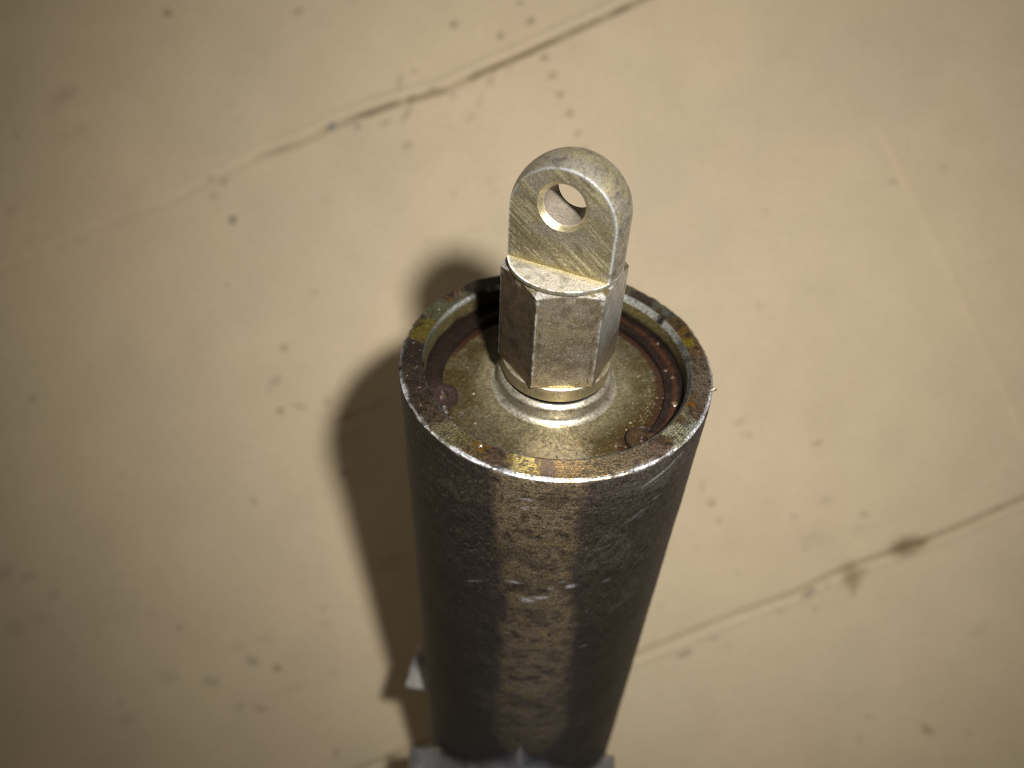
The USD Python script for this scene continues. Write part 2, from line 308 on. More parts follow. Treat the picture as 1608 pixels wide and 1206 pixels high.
# colours
P = np.stack([ring[:, 0], ring[:, 1], z_], -1)
big, mid, fin = fbm(P / 11, 4, 61), fbm(P / 2.6, 4, 62), fbm(P / 0.75, 3, 63)
fin_h = fbm(np.stack([ring[:, 0] / 2.2, ring[:, 1] / 2.2, z_ / 0.6], -1), 3, 64)
col = np.tile(tone(68, 60, 53), (len(v), 1))
col *= np.maximum(0.2, 0.5 + 0.7 * big + 0.8 * (mid - 0.5) + 1.6 * (fin - 0.5))[:, None]
surf = np.tile(np.array([0.35, 0.5, 0.9]), (len(v), 1))
lsp = sstep(0.60, 0.72, fbm(P / 0.62, 2, 69)) * sstep(0.38, 0.6, fbm(P / 6, 3, 70))
col = mixc(col, tone(122, 112, 100), 0.65 * lsp * sstep(-75, -10, z_))  # sparkle of the rough casting painted in as pale specks
# paler rubbed patches on the paint
rub = sstep(0.56, 0.74, big) * sstep(0.45, 0.6, mid)
col = mixc(col, tone(98, 92, 86), 0.55 * rub)
right_rub = np.exp(-((az + 55) / 18) ** 2 - ((z_ + 5) / 5) ** 2) * sstep(0.35, 0.6, fin_h)
col = mixc(col, tone(130, 126, 120), 0.4 * right_rub)
# the bare machined stripe down the front
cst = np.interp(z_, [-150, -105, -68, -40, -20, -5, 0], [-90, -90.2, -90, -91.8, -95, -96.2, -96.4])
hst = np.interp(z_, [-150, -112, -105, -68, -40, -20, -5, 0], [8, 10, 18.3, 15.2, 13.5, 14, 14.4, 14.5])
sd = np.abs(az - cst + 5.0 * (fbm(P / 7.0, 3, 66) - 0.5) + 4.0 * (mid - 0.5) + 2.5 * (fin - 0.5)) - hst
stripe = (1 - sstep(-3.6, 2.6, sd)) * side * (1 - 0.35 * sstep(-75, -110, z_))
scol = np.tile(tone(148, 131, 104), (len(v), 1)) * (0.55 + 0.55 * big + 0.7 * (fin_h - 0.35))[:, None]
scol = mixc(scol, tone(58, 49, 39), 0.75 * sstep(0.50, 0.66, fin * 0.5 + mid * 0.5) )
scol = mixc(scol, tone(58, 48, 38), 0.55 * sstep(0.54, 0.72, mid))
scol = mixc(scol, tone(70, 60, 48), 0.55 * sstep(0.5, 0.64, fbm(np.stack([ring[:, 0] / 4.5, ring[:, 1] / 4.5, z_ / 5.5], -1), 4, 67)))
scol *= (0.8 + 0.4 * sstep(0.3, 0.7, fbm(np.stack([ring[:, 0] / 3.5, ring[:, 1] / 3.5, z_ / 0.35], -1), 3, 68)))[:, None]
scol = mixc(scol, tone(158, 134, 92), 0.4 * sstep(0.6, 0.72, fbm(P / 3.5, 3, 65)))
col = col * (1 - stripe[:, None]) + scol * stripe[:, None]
surf = surf * (1 - stripe[:, None]) + np.array([0.5, 0.52, 0.6]) * stripe[:, None]
def mark(azc, zc, la, lz, c, dep, tilt=0.0):
    global col
    a_ = np.radians(az - azc) * 30; b_ = z_ - zc - tilt * a_
    q = np.sqrt((a_ / la) ** 2 + (b_ / lz) ** 2) + 0.9 * (fin_h - 0.5)
    col = mixc(col, c, dep * (1 - sstep(0.3, 1.1, q)) * side)
W = tone(235, 235, 240)
for m_ in [(-96.2, -37.6, 1.6, .9, 0, 1), (-91.2, -36.3, 2.0, .7, .25, 1), (-80.5, -32.3, 1.6, .7, .15, .9), (-101.5, -32.1, 1.9, .6, 0, .7), (-99, -5.9, 2.0, .35, -.1, .8), (-118, -37, 2.5, .5, .9, .35), (-53, -4.6, 4.5, .5, .25, .5), (-45, -3.2, 2.5, .4, .2, .4), (-88, -33, .8, .4, 0, .6), (-84, -30.5, .8, .4, .3, .5), (-100, -8.5, .8, .5, 0, .5), (-66, -33, 1.3, .5, 0, .25), (-70, -58, 1.5, .5, 0, .25), (-60, -14, 3, .8, .4, .12), (-72, -21, 2, .6, .1, .1)]:
    mark(m_[0], m_[1], m_[2], m_[3], W, m_[5] * 0.8, m_[4])
mark(-95, -15.5, .5, .5, tone(150, 130, 30), .9); mark(-94.5, -16.2, 1.0, .9, tone(30, 24, 20), .6)
mark(-88, -50, 1.6, 1.3, tone(165, 145, 85), .7); mark(-86, -50.5, .5, 1.0, tone(15, 12, 10), .9); mark(-92, -53.5, 1.2, .9, tone(20, 16, 14), .7); mark(-101, -44, .6, 1.2, tone(20, 16, 14), .7)
# rim face
face = (z_ > -0.01) | ((R_ < 29.6) & (z_ > -0.06) & (R_ > 25.9))
BLOTS = [(-26.4, 7.4, 2.0, (130, 115, 40)), (-24.7, 12.2, 1.5, (110, 110, 75)), (-22.7, 15.9, 1.7, (125, 125, 95)), (-20.0, 18.5, 1.7, (125, 122, 95)), (-22.3, 17.0, .9, (160, 105, 20)), (-20.1, 19.8, .9, (110, 60, 20)), (-28.4, -1.4, 2.5, (48, 38, 32)), (-26.8, -6.6, 2.7, (55, 45, 35)), (-25.3, -11.6, 2.1, (60, 48, 35)), (-22.5, -15.4, 2.3, (70, 58, 40)), (-19.3, -20.6, 2.0, (150, 142, 105)), (-16.7, -22.2, 1.8, (135, 123, 80)), (-15.0, -21.8, 1.0, (95, 85, 50)), (-12.8, -23.4, 1.1, (115, 82, 18)), (-14.0, -25.4, 1.2, (95, 75, 45)), (-10.7, -26.2, 1.5, (75, 55, 38)), (-8.0, -26.0, 1.0, (130, 112, 65)), (-5.9, -26.7, 1.6, (205, 190, 120)), (-4.0, -27.6, 1.2, (175, 155, 90)), (-8.5, -27.6, 1.1, (70, 50, 40)), (-1.4, -27.4, 1.7, (85, 63, 42)), (2.1, -27.5, 2.0, (150, 124, 82)), (5.9, -26.7, 2.0, (152, 132, 96)), (9.7, -25.3, 2.2, (150, 132, 102)), (13.7, -22.6, 2.3, (138, 120, 96)), (16.9, -21.3, 1.5, (105, 85, 70)), (17.8, -20.0, 1.1, (60, 42, 32)), (20.8, -18.0, 1.8, (175, 175, 145)), (18.9, -19.4, .9, (85, 62, 25)), (22.1, -14.9, 1.3, (80, 60, 30)), (23.5, -12.9, 1.1, (150, 145, 110)), (25.1, -12.8, 1.3, (75, 58, 42)), (24.2, -16.0, 1.3, (165, 168, 150)), (23.8, -10.2, .9, (165, 100, 12)), (25.4, -8.5, 1.2, (85, 65, 40)), (27.4, -4.6, 2.2, (115, 100, 85)), (27.4, -.1, 2.0, (95, 80, 62)), (26.3, 4.0, 1.7, (90, 68, 42)), (26.1, 6.7, 1.0, (150, 130, 25)), (25.6, 9.2, 1.3, (115, 80, 30)), (23.8, 13.1, 1.5, (85, 65, 40)), (23.8, 15.8, 1.4, (125, 130, 115)), (22.2, 18.7, 1.8, (130, 132, 115)), (21.5, 15.7, 1.4, (75, 58, 35)), (19.6, 19.4, 1.7, (62, 50, 38)), (18.1, 21.9, 1.7, (70, 60, 45)), (16.9, 24.1, 1.6, (130, 125, 95)), (26.6, -8.9, 1.1, (90, 75, 60)), (-23.0, 18.7, 1.8, (50, 38, 32)), (-27.6, 12.4, 1.5, (52, 42, 35)), (-17.3, 23.0, 2.5, (52, 40, 34)), (-13.3, 25.4, 2.2, (55, 42, 36)), (-3.0, 25.3, 4.7, (70, 60, 45)), (8.1, 26.1, 4.0, (80, 70, 50))]
fi = np.nonzero((R_ < 29.99) & (z_ > -1.0) & (R_ > 25.0))[0]
wx = fbm(v[fi] / 1.2, 5, 71) - 0.5; wy = fbm(v[fi] / 1.2, 5, 72) - 0.5
fx, fy = v[fi, 0] + 2.6 * wx, v[fi, 1] + 2.6 * wy
num, den = np.zeros((len(fi), 3)), np.full(len(fi), 1e-4)
num += tone(78, 62, 44) * 1e-4
for (bx, by, bs, bc) in BLOTS:
    g_ = np.exp(-2.2 * ((fx - bx) ** 2 + (fy - by) ** 2) / bs ** 2) ** 1.15
    bc_ = np.array(bc) * 0.85 + np.mean(bc) * 0.15 * np.array([1.05, 1.0, 0.9])
    num += g_[:, None] * tone(*bc_); den += g_
fc = num / den[:, None] * 1.25
tool = 0.5 + 0.5 * np.sin(R_[fi] * 2 * np.pi / 0.42 + 3 * (fbm(v[fi] / 6, 2, 73) - 0.5))     # fine turning marks
fcut = fbm(np.stack([az[fi] / 5.0, R_[fi] * 2.2, 0 * fx], -1), 3, 74)
fc *= (0.62 + 0.42 * tool + 0.7 * (fcut - 0.5) + 0.5 * (fbm(v[fi] / 0.5, 3, 75) - 0.5))[:, None]
fc = mixc(fc, tone(38, 28, 22), 0.8 * sstep(0.60, 0.70, fbm(v[fi] / 0.9, 3, 76)))
col[fi] = fc
lum = fc @ [0.3, 0.5, 0.2]
surf[fi] = np.stack([0.25 + 0.45 * sstep(0.01, 0.06, lum), 0.40 + 0 * lum, 0.35 + 0 * lum], -1)
v[:, 2] += np.where(face & (R_ < 29.4), 0.012 * np.sin(R_ * 2 * np.pi / 0.42), 0)
# bright knocked edge
worn = np.exp(-((R_ - 29.83) ** 2 + (z_ + 0.17) ** 2) / (0.012 + 0.30 * np.clip(fbm(ring / 2.2, 4, 79) - 0.3, 0, 1) * (0.3 + 1.4 * edge_big))) * sstep(0.02, 0.34, knock + 0.22 + 0.4 * (fin - 0.5) + 0.9 * (mid - 0.5)) * (0.25 + 0.75 * sstep(0.34, 0.55, fbm(ring / 5, 3, 78)))
worn = np.clip(worn * 1.5, 0, 1) * (R_ > 29.0)
worn *= np.clip(0.25 + 0.75 * sstep(20, -20, v[:, 1]) + 0.0, 0, 1)
col = mixc(col, np.array([0.42, 0.43, 0.45]), worn)
surf = surf * (1 - worn[:, None]) + np.array([0.75, 0.42, 0.5]) * worn[:, None]
# lip of the bore and its wall
lip = (R_ < 26.15) & (R_ > 25.22) & (z_ > -1.05)
lm = fbm(ring / 4, 3, 81)
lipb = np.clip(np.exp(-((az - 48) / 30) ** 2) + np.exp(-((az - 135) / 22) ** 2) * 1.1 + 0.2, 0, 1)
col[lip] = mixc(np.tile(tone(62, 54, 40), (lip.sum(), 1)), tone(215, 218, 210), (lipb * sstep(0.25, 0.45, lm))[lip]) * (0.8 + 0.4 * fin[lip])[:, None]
surf[lip] = (0.7, 0.36, 0.3)
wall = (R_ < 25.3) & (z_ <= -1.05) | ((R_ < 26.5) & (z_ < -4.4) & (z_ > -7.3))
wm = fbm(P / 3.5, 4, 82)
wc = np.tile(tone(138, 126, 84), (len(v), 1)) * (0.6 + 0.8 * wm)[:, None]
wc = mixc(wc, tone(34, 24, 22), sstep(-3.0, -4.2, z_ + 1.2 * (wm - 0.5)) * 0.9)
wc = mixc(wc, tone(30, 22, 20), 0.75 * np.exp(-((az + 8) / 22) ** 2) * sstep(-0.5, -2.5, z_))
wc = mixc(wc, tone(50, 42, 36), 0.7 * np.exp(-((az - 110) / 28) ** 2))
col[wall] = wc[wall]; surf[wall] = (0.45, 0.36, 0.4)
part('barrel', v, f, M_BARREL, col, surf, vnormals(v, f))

# --- end cap with the gland collar the rod runs through
prof = rows([(9.3, -7.0), (9.3, -2.6), (10.1, -2.2)], 0.4)[:-1] + rows([(10.1, -2.2), (10.35, -2.2)], 0.2)[:-1] + [(10.35, -2.2), (10.6, -2.36), (10.85, -2.58), (11.05, -2.84)] + rows([(11.13, -3.05), (11.15, -5.1)], 0.3) + [(11.22, -5.35), (11.4, -5.62), (11.65, -5.83), (11.95, -5.97), (12.2, -6.02)] + rows([(12.25, -6.03), (12.9, -6.05)], 0.2) + rows([(12.95, -6.05), (25.1, -6.1)], 0.22) + [(25.15, -6.4), (25.15, -7.1)]
v, f = lathe(prof, 720)
f = f[:, ::-1]
R_, az = np.hypot(v[:, 0], v[:, 1]), np.degrees(np.arctan2(v[:, 1], v[:, 0]))
z_ = v[:, 2].copy()
plate = R_ > 12.3
lump = fbm(v / 2.2, 4, 91) - 0.5
v[:, 2] += np.where(plate, 0.16 * lump * sstep(12.3, 15, R_) + 0.10 * (fbm(v / 0.7, 3, 92) - 0.5), 0)
big, mid, fin = fbm(v / 6.5, 4, 93), fbm(v / 1.8, 4, 94), fbm(v / 0.55, 3, 95)
col = np.tile(tone(146, 136, 106), (len(v), 1)) * (0.35 + 1.0 * big + 0.7 * (mid - 0.5) + 0.5 * (fin - 0.5) + 0.35 * np.exp(-((R_ - 13) / 4.0) ** 2))[:, None]
ol = sstep(0.36, 0.58, big) * sstep(13, 18, R_)
col = mixc(col, tone(90, 74, 34), 0.85 * ol)
col = mixc(col, tone(96, 78, 34), 0.75 * np.exp(-((R_ - 20.5) / 2.4) ** 2) * sstep(0.38, 0.6, mid))
col = mixc(col, tone(92, 72, 25), 0.8 * np.exp(-((v[:, 0] - 16) / 4.5) ** 2 - ((v[:, 1] + 12) / 5) ** 2))
# dried brown grease: heavy on the right and at the back, patches by the front lip
gre = np.exp(-((R_ - 21.4) / 1.5) ** 2) * sstep(-75, -45, az) * (1 - sstep(150, 178, np.abs(az)))
gre = np.maximum(gre, np.exp(-((v[:, 0] - 14.6) / 3.4) ** 2 - ((v[:, 1] + 15.5) / 2.2) ** 2) * 1.0)
gre = np.maximum(gre, np.exp(-((v[:, 0] + 3.2) / 2.0) ** 2 - ((v[:, 1] + 21.4) / 0.8) ** 2))
gre = np.maximum(gre, np.exp(-((R_ - 22.8) / 1.2) ** 2) * (np.abs(az) > 150) * 0.8)
gre = sstep(0.38, 0.62, gre + 0.7 * (mid - 0.5) + 0.3 * (fin - 0.5))
col = mixc(col, tone(58, 34, 26), 0.9 * gre)
v[:, 2] += np.where(plate, gre * (0.18 + 0.5 * np.clip(mid - 0.45, 0, 1)), 0)
speck = sstep(0.66, 0.74, fbm(v / 0.42, 2, 96))
col = mixc(col, tone(40, 32, 22), 0.6 * speck * plate)
surf = np.tile(np.array([0.55, 0.42, 0.5]), (len(v), 1))
surf = surf * (1 - gre[:, None]) + np.array([0.0, 0.25, 0.6]) * gre[:, None]
gl = ~plate
col[gl] = np.tile(np.array([0.50, 0.47, 0.38]), (gl.sum(), 1)) * (0.75 + 0.4 * fbm(v[gl] / 2.5, 3, 97))[:, None]
col[gl & (R_ > 11.1) & (z_ > -5.3)] *= 0.55
col = mixc(col, tone(150, 95, 50), 0.5 * sstep(0.6, 0.7, fbm(v / 1.6, 3, 98)) * gl)
surf[gl] = (0.9, 0.33, 0.2)
inner = R_ < 10.2
col[inner] = (0.012, 0.01, 0.008); surf[inner] = (0, 0.6, 0.2)  # dark gap around the rod painted into the bore colour
part('end_cap', v, f, M_CAP, col, surf, vnormals(v, f))

# --- snap ring with its two plier ears
a0, a1 = -46.0, 200.0
angs = np.radians(np.linspace(a0, a1, 150))
ro, ri = 25.9, 21.4
outer = np.stack([ro * np.cos(angs), ro * np.sin(angs)], -1)
tw = np.linspace(0, 1, 150)
rin = ri + 0.9 * (1 - np.sin(np.pi * np.clip(tw, 0, 1)) ** 0.5)
innr = np.stack([rin * np.cos(angs), rin * np.sin(angs)], -1)[::-1]
import shapely.geometry as sg
from shapely.ops import unary_union
def ear(azd, r, rad, hole):
    c = (r * math.cos(math.radians(azd)), r * math.sin(math.radians(azd)))
    return sg.Point(c).buffer(rad, 24), sg.Point(c).buffer(hole, 20)
e1, h1 = ear(197.0, 22.4, 3.0, 1.25)
e2, h2 = ear(-44.0, 22.2, 3.0, 1.0)
poly = sg.Polygon(np.vstack([outer, innr])).buffer(0).union(e1).union(e2)
poly = poly.buffer(-0.5).buffer(1.0).buffer(-0.5).intersection(sg.Point(0, 0).buffer(26.2, 90)).difference(h1).difference(h2)
ringm = trimesh.creation.extrude_polygon(poly, 1.15, engine='earcut')
mr = m3.Manifold(m3.Mesh(np.asarray(ringm.vertices, np.float32), np.asarray(ringm.faces, np.uint32))).translate((0, 0, -5.75)).refine_to_length(0.35)
v, f, nn = split(as_mesh(mr), 30)
R_, az = np.hypot(v[:, 0], v[:, 1]), np.degrees(np.arctan2(v[:, 1], v[:, 0]))
top = nn[:, 2] > 0.5
stp = 1 - sstep(22.9, 23.1, R_)
earz = np.exp(-((v[:, 0] + 21.4) ** 2 + (v[:, 1] + 6.6) ** 2) / 12) + np.exp(-((v[:, 0] - 16) ** 2 + (v[:, 1] + 15.4) ** 2) / 12)
v[:, 2] += np.where(top, 0.16 * (fbm(v / 1.2, 3, 101) - 0.5) - 0.45 * stp * (1 - np.clip(1.3 * earz, 0, 1)), 0)
mid = fbm(v / 1.7, 4, 102)
col = np.tile(tone(47, 34, 31), (len(v), 1)) * (0.4 + 1.0 * mid)[:, None]
col = mixc(col, tone(92, 56, 34), 0.85 * np.exp(-((R_ - 23.7) / 0.55) ** 2) * (np.abs(az) < 110) * sstep(0.3, 0.5, mid))
earm = np.exp(-((v[:, 0] + 21.4) ** 2 + (v[:, 1] + 6.6) ** 2) / 9)
col = mixc(col, tone(96, 74, 72), 0.85 * earm)
col = mixc(col, tone(92, 70, 42), 0.9 * sstep(0.35, 0.55, mid) * np.exp(-((v[:, 0] - 16) ** 2 + (v[:, 1] + 15.4) ** 2) / 9))
surf = np.tile(np.array([0.3, 0.33, 0.7]), (len(v), 1))
part('snap_ring', v, f, M_RING, col, surf, nn)

# --- rod: neck in the gland and the collar under the hexagon
prof = rows([(0.02, -7), (9.15, -7), (9.15, -2.0), (9.5, -1.75)], 0.5)[:-1] + rows([(9.5, -1.75), (10.1, -1.6), (10.35, -1.35)], 0.2)[:-1] + rows([(10.35, -1.35), (10.38, 1.35)], 0.3) + rows([(10.34, 1.45), (10.15, 1.7), (9.0, 1.75), (0.02, 1.75)], 0.6)
v, f = lathe(prof, 360)
f = f[:, ::-1]
R_ = np.hypot(v[:, 0], v[:, 1]); z_ = v[:, 2]
mid = fbm(v / 2.0, 4, 111)
col = np.tile(np.array([0.30, 0.25, 0.15]), (len(v), 1)) * (0.6 + 0.7 * mid)[:, None]
col = mixc(col, np.array([0.62, 0.6, 0.52]), np.exp(-((z_ - 1.5) / 0.14) ** 2) * (R_ > 9.8) * sstep(0.3, 0.5, fbm(v / 0.9, 3, 112)))
col = mixc(col, np.array([0.01, 0.008, 0.007]), sstep(-1.45, -1.7, z_))  # neck painted near black for the shade in the gland gap
surf = np.tile(np.array([0.85, 0.34, 0.3]), (len(v), 1))
surf[z_ < -1.6] = (0, .6, .2)
part('rod', v, f, M_ZINC, col, surf, vnormals(v, f))

# --- dark rubber seal between the rod and the gland
M_RUB = usdkit.material(stage, '/World/Looks/black_rubber', {'p': ('principled_bsdf', {'base_color': (0.012, 0.011, 0.010), 'roughness': 0.55})}, surface='p.BSDF')
sv, sf = lathe([(9.32, -3.6), (9.95, -3.3), (10.0, -2.6), (9.75, -2.42), (9.4, -2.5), (9.25, -2.9), (9.32, -3.6)], 200)
sf = sf[:, ::-1]
part('rod_seal', sv, sf, M_RUB, None, None, vnormals(sv, sf))

# --- hexagon with chamfered top, worn edges
HR, HROT, HT, HB = 11.22, 184.5, 22.35, 1.78
hx = m3.CrossSection([[(HR * math.cos(math.radians(HROT + 60 * k)), HR * math.sin(math.radians(HROT + 60 * k))) for k in range(6)]])
hx = hx.offset(-0.22, m3.JoinType.Miter, 2.0).offset(0.22, m3.JoinType.Round, 2.0, 16)
hexm = m3.Manifold.extrude(hx, HT - HB).translate((0, 0, HB))
cone = m3.Manifold.cylinder(30, 11.35 + 30 * 1.75 - 1.25 * 1.75, 0.01, 180) if False else None
# turned 30 degree chamfers above and below
prof_c = [(0, HB - 1), (11.0, HB - 0.2), (11.0 + 0.5, HB + 0.35), (12, HB + 0.8), (12.2, HT - 1.15), (9.6, HT + 0.02), (0, HT + 0.02)]
hexm = hexm ^ m3.Manifold.revolve(m3.CrossSection([[(max(a, 0), b) for a, b in prof_c]]), 180)
v, f, nn = split(as_mesh(hexm.refine_to_length(0.28)), 24)
R_, az = np.hypot(v[:, 0], v[:, 1]), np.degrees(np.arctan2(v[:, 1], v[:, 0])) % 360
k6 = (az - HROT) % 60
edist = np.minimum(k6, 60 - k6) * math.pi / 180 * R_
z_ = v[:, 2]
big, mid, fin = fbm(v / 5, 4, 121), fbm(v / 1.6, 4, 122), fbm(v / 0.4, 3, 123)
ZN = np.array([0.345, 0.30, 0.215])
col = np.tile(ZN, (len(v), 1)) * (0.62 + 0.5 * big + 0.5 * (mid - 0.5) + 0.5 * (fin - 0.5))[:, None]
col = mixc(col, np.array([0.36, 0.32, 0.27]), 0.65 * sstep(0.45, 0.62, fbm(v / 3.2, 4, 124)))
col = mixc(col, np.array([0.18, 0.14, 0.105]), 0.6 * sstep(0.52, 0.68, fbm(v / 2.4, 4, 125)))
col = mixc(col, np.array([0.30, 0.24, 0.08]), 0.45 * np.exp(-((z_ - HB) / 1.4) ** 2))
col = mixc(col, np.array([0.5, 0.48, 0.42]), 0.7 * sstep(0.70, 0.76, fin))  # sparkle of the zinc painted in as bright flecks
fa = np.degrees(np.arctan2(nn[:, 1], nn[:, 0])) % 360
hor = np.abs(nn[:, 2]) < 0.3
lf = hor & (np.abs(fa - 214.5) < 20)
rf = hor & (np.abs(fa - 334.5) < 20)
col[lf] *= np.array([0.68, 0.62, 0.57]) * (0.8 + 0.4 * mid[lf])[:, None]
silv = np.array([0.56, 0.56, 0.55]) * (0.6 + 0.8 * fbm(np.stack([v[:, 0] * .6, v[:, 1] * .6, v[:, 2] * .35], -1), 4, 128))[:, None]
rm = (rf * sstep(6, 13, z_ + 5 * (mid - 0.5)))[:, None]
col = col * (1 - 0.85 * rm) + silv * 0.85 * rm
chf = nn[:, 2] > 0.3
col[chf] = np.tile(np.array([0.34, 0.28, 0.15]), (chf.sum(), 1)) * (0.6 + 0.8 * mid[chf])[:, None]
zc_top = HT - 1.15 + (12.2 - R_) * 0.45
ridge = np.exp(-(edist / 0.22) ** 2) * sstep(0.38, 0.64, fbm(np.stack([v[:, 0] / 1.8, v[:, 1] / 1.8, z_ / 1.3], -1), 4, 126)) * 0.9
ridge = np.maximum(ridge, np.exp(-((z_ - zc_top) / 0.22) ** 2) * sstep(0.42, 0.6, fbm(v / 1.2, 3, 127)) * 0.9 * (R_ > 9.65))
ridge = np.maximum(ridge, np.exp(-(edist / 0.75) ** 2) * np.exp(-((z_ - 20.9) / 0.5) ** 2) * 0.8)
col = mixc(col, np.array([0.55, 0.56, 0.56]), 0.85 * ridge)
edge_dark = np.exp(-((edist - 0.75) / 0.28) ** 2) * sstep(0.48, 0.6, mid)
col = mixc(col, np.array([0.05, 0.04, 0.03]), 0.6 * edge_dark)
surf = np.tile(np.array([0.93, 0.36, 0.6]), (len(v), 1))
surf = surf * (1 - ridge[:, None]) + np.array([0.8, 0.4, 0.4]) * ridge[:, None]
rightf = ((az - HROT) % 360 > 180) & False
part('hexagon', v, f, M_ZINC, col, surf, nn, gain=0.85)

# --- rod eye: turned shank with a dome, milled flat on both sides, cross hole
PHI, TT, ZS, ZC, RS = -1.969, 3.98, 23.42, 32.5, 10.06
en = np.array([math.cos(PHI), math.sin(PHI), 0.0]); es = np.array([-en[1], en[0], 0.0])
prof_e = [(0, 21.0), (9.75, 21.0), (9.75, 22.6), (10.06, 22.75), (10.06, ZC)] + [(RS * math.cos(t), ZC + RS * math.sin(t)) for t in np.linspace(0.02, math.pi / 2 - 1e-3, 40)] + [(0, ZC + RS)]
body = m3.Manifold.revolve(m3.CrossSection([prof_e]), 200)
def slab(sign):
    b = m3.Manifold.cube((60, 40, 60), True).translate((0, 20 + TT, ZS + 30))     # local x = along face, y = outwards
    ang = math.degrees(math.atan2(en[1], en[0])) - 90 + (0 if sign > 0 else 180)
    return b.rotate((0, 0, ang))
eye = body - slab(1) - slab(-1)
hz = 35.22
bore = m3.Manifold.cylinder(40, 3.6, 3.6, 96, True)
c1 = m3.Manifold.cylinder(1.6, 3.6 - 0.1, 3.6 + 1.5, 96).translate((0, 0, TT - 0.93))
c2 = c1.mirror((0, 0, 1))
cut = (bore + c1 + c2).rotate((90, 0, 0))          # axis along -y / y
cut = cut.rotate((0, 0, math.degrees(math.atan2(en[1], en[0])) - 90)).translate((0, 0, hz))
eye = (eye - cut).refine_to_length(0.28)
v, f, nn = split(as_mesh(eye), 24)
s_, t_, z_ = v @ es, v @ en, v[:, 2]
R_ = np.hypot(v[:, 0], v[:, 1])
hd = np.hypot(s_, z_ - hz)
flat = np.abs(nn @ en) > 0.95
big, mid, fin = fbm(v / 5, 4, 131), fbm(v / 1.6, 4, 132), fbm(v / 0.4, 3, 133)
col = np.tile(np.array([0.27, 0.235, 0.14]), (len(v), 1)) * (0.65 + 0.5 * big + 0.45 * (mid - 0.5) + 0.3 * (fin - 0.5))[:, None]
th = math.radians(38)
acr, alo = s_ * math.sin(th) + z_ * math.cos(th), s_ * math.cos(th) - z_ * math.sin(th)
scr = fbm(np.stack([acr * 4.6, alo * 0.16, 0 * acr], -1), 2, 134)
scr2 = noise(np.stack([acr * 3.1, alo * 0.13, 0 * acr + 7], -1), 135)
lines = np.clip(sstep(0.58, 0.72, scr) + 0.8 * sstep(0.74, 0.86, scr2), 0, 1) * flat
col = mixc(col, np.array([0.52, 0.47, 0.30]), 0.7 * lines)
col = mixc(col, np.array([0.12, 0.10, 0.045]), 0.5 * flat * sstep(0.55, 0.7, fbm(np.stack([acr * 2.2, alo * 0.2, 0 * acr + 3], -1), 3, 136)))
col = mixc(col, np.array([0.27, 0.245, 0.21]), 0.6 * flat * sstep(0.42, 0.72, fbm(v / 3, 4, 137)))
shelf = (nn[:, 2] > 0.95) & (z_ < ZS + 0.2)
col[shelf] = mixc(np.tile(np.array([0.31, 0.285, 0.235]), (shelf.sum(), 1)), np.array([0.15, 0.14, 0.12]), 0.8 * sstep(0.5, 0.62, mid[shelf])) * (0.8 + 0.4 * fin[shelf])[:, None]
root = np.exp(-((z_ - ZS) / 0.8) ** 2) * np.exp(-(np.maximum(np.abs(t_) - TT, 0) / 1.0) ** 2) * (np.abs(t_) > TT - 0.3)
col = mixc(col, np.array([0.31, 0.26, 0.12]), 0.7 * root)
turned = ~flat & ~shelf & (hd > 5.2)
col[turned] = (np.tile(np.array([0.36, 0.335, 0.265]), (turned.sum(), 1)) * (0.55 + 0.9 * mid[turned] * 0.6 + 0.5 * (fin[turned] - 0.5) + 0.3 * big[turned])[:, None])
col[turned] = mixc(col[turned], np.array([0.42, 0.365, 0.20]), 0.6 * sstep(0.5, 0.62, big[turned]))
bs_ = fbm(np.stack([(v[turned, 0] + v[turned, 1]) * 0.5, (v[turned, 2] - v[turned, 0] * 0.4) * 4.0, 0 * big[turned]], -1), 3, 141)
col[turned] *= (0.75 + 0.5 * bs_)[:, None]
col[turned] = mixc(col[turned], np.array([0.14, 0.12, 0.115]), 0.6 * sstep(0.55, 0.68, fbm(v[turned] / 1.1, 3, 138)))
edge = np.abs(np.abs(t_) - TT)
rad_face = np.where(z_ > ZC, np.hypot(s_, z_ - ZC), np.abs(s_))
worn = np.exp(-((rad_face - 9.25) / 0.20) ** 2) * np.exp(-(edge / 0.3) ** 2) * sstep(0.24, 0.46, fbm(v / 1.3, 3, 139)) * (z_ > ZS) * (0.35 + 0.65 * sstep(-6, 4, s_ * np.sign(t_ + 1e-9) * -1.0 * 0 + (v @ np.array([1.0, 0, 0])) + 0.3 * (z_ - ZC)))
worn = np.maximum(worn, np.exp(-((R_ - 10.0) / 0.18) ** 2) * np.exp(-((z_ - ZS) / 0.2) ** 2) * sstep(0.38, 0.55, fbm(v / 1.4, 3, 140)))
col = mixc(col, np.array([0.66, 0.68, 0.70]), np.clip(1.3 * worn, 0, 1))
borem = (hd < 5.1) & ~flat
grv = 0.5 + 0.5 * np.sin(t_ * 2 * np.pi / 0.7)
col[borem] = np.array([0.26, 0.225, 0.18]) * (0.6 + 0.35 * grv[borem] + 0.5 * mid[borem])[:, None]
chm = borem & (hd > 3.66)
col[chm] = np.array([0.40, 0.35, 0.21]) * (0.8 + 0.4 * mid[chm])[:, None]
surf = np.tile(np.array([0.82, 0.38, 0.45]), (len(v), 1))
surf[borem] = (0.55, 0.42, 0.3); surf[chm] = (0.85, 0.36, 0.2)
surf[shelf] = (0.35, 0.5, 0.5)
part('rod_eye', v, f, M_ZINC, col, surf, nn, gain=0.75)

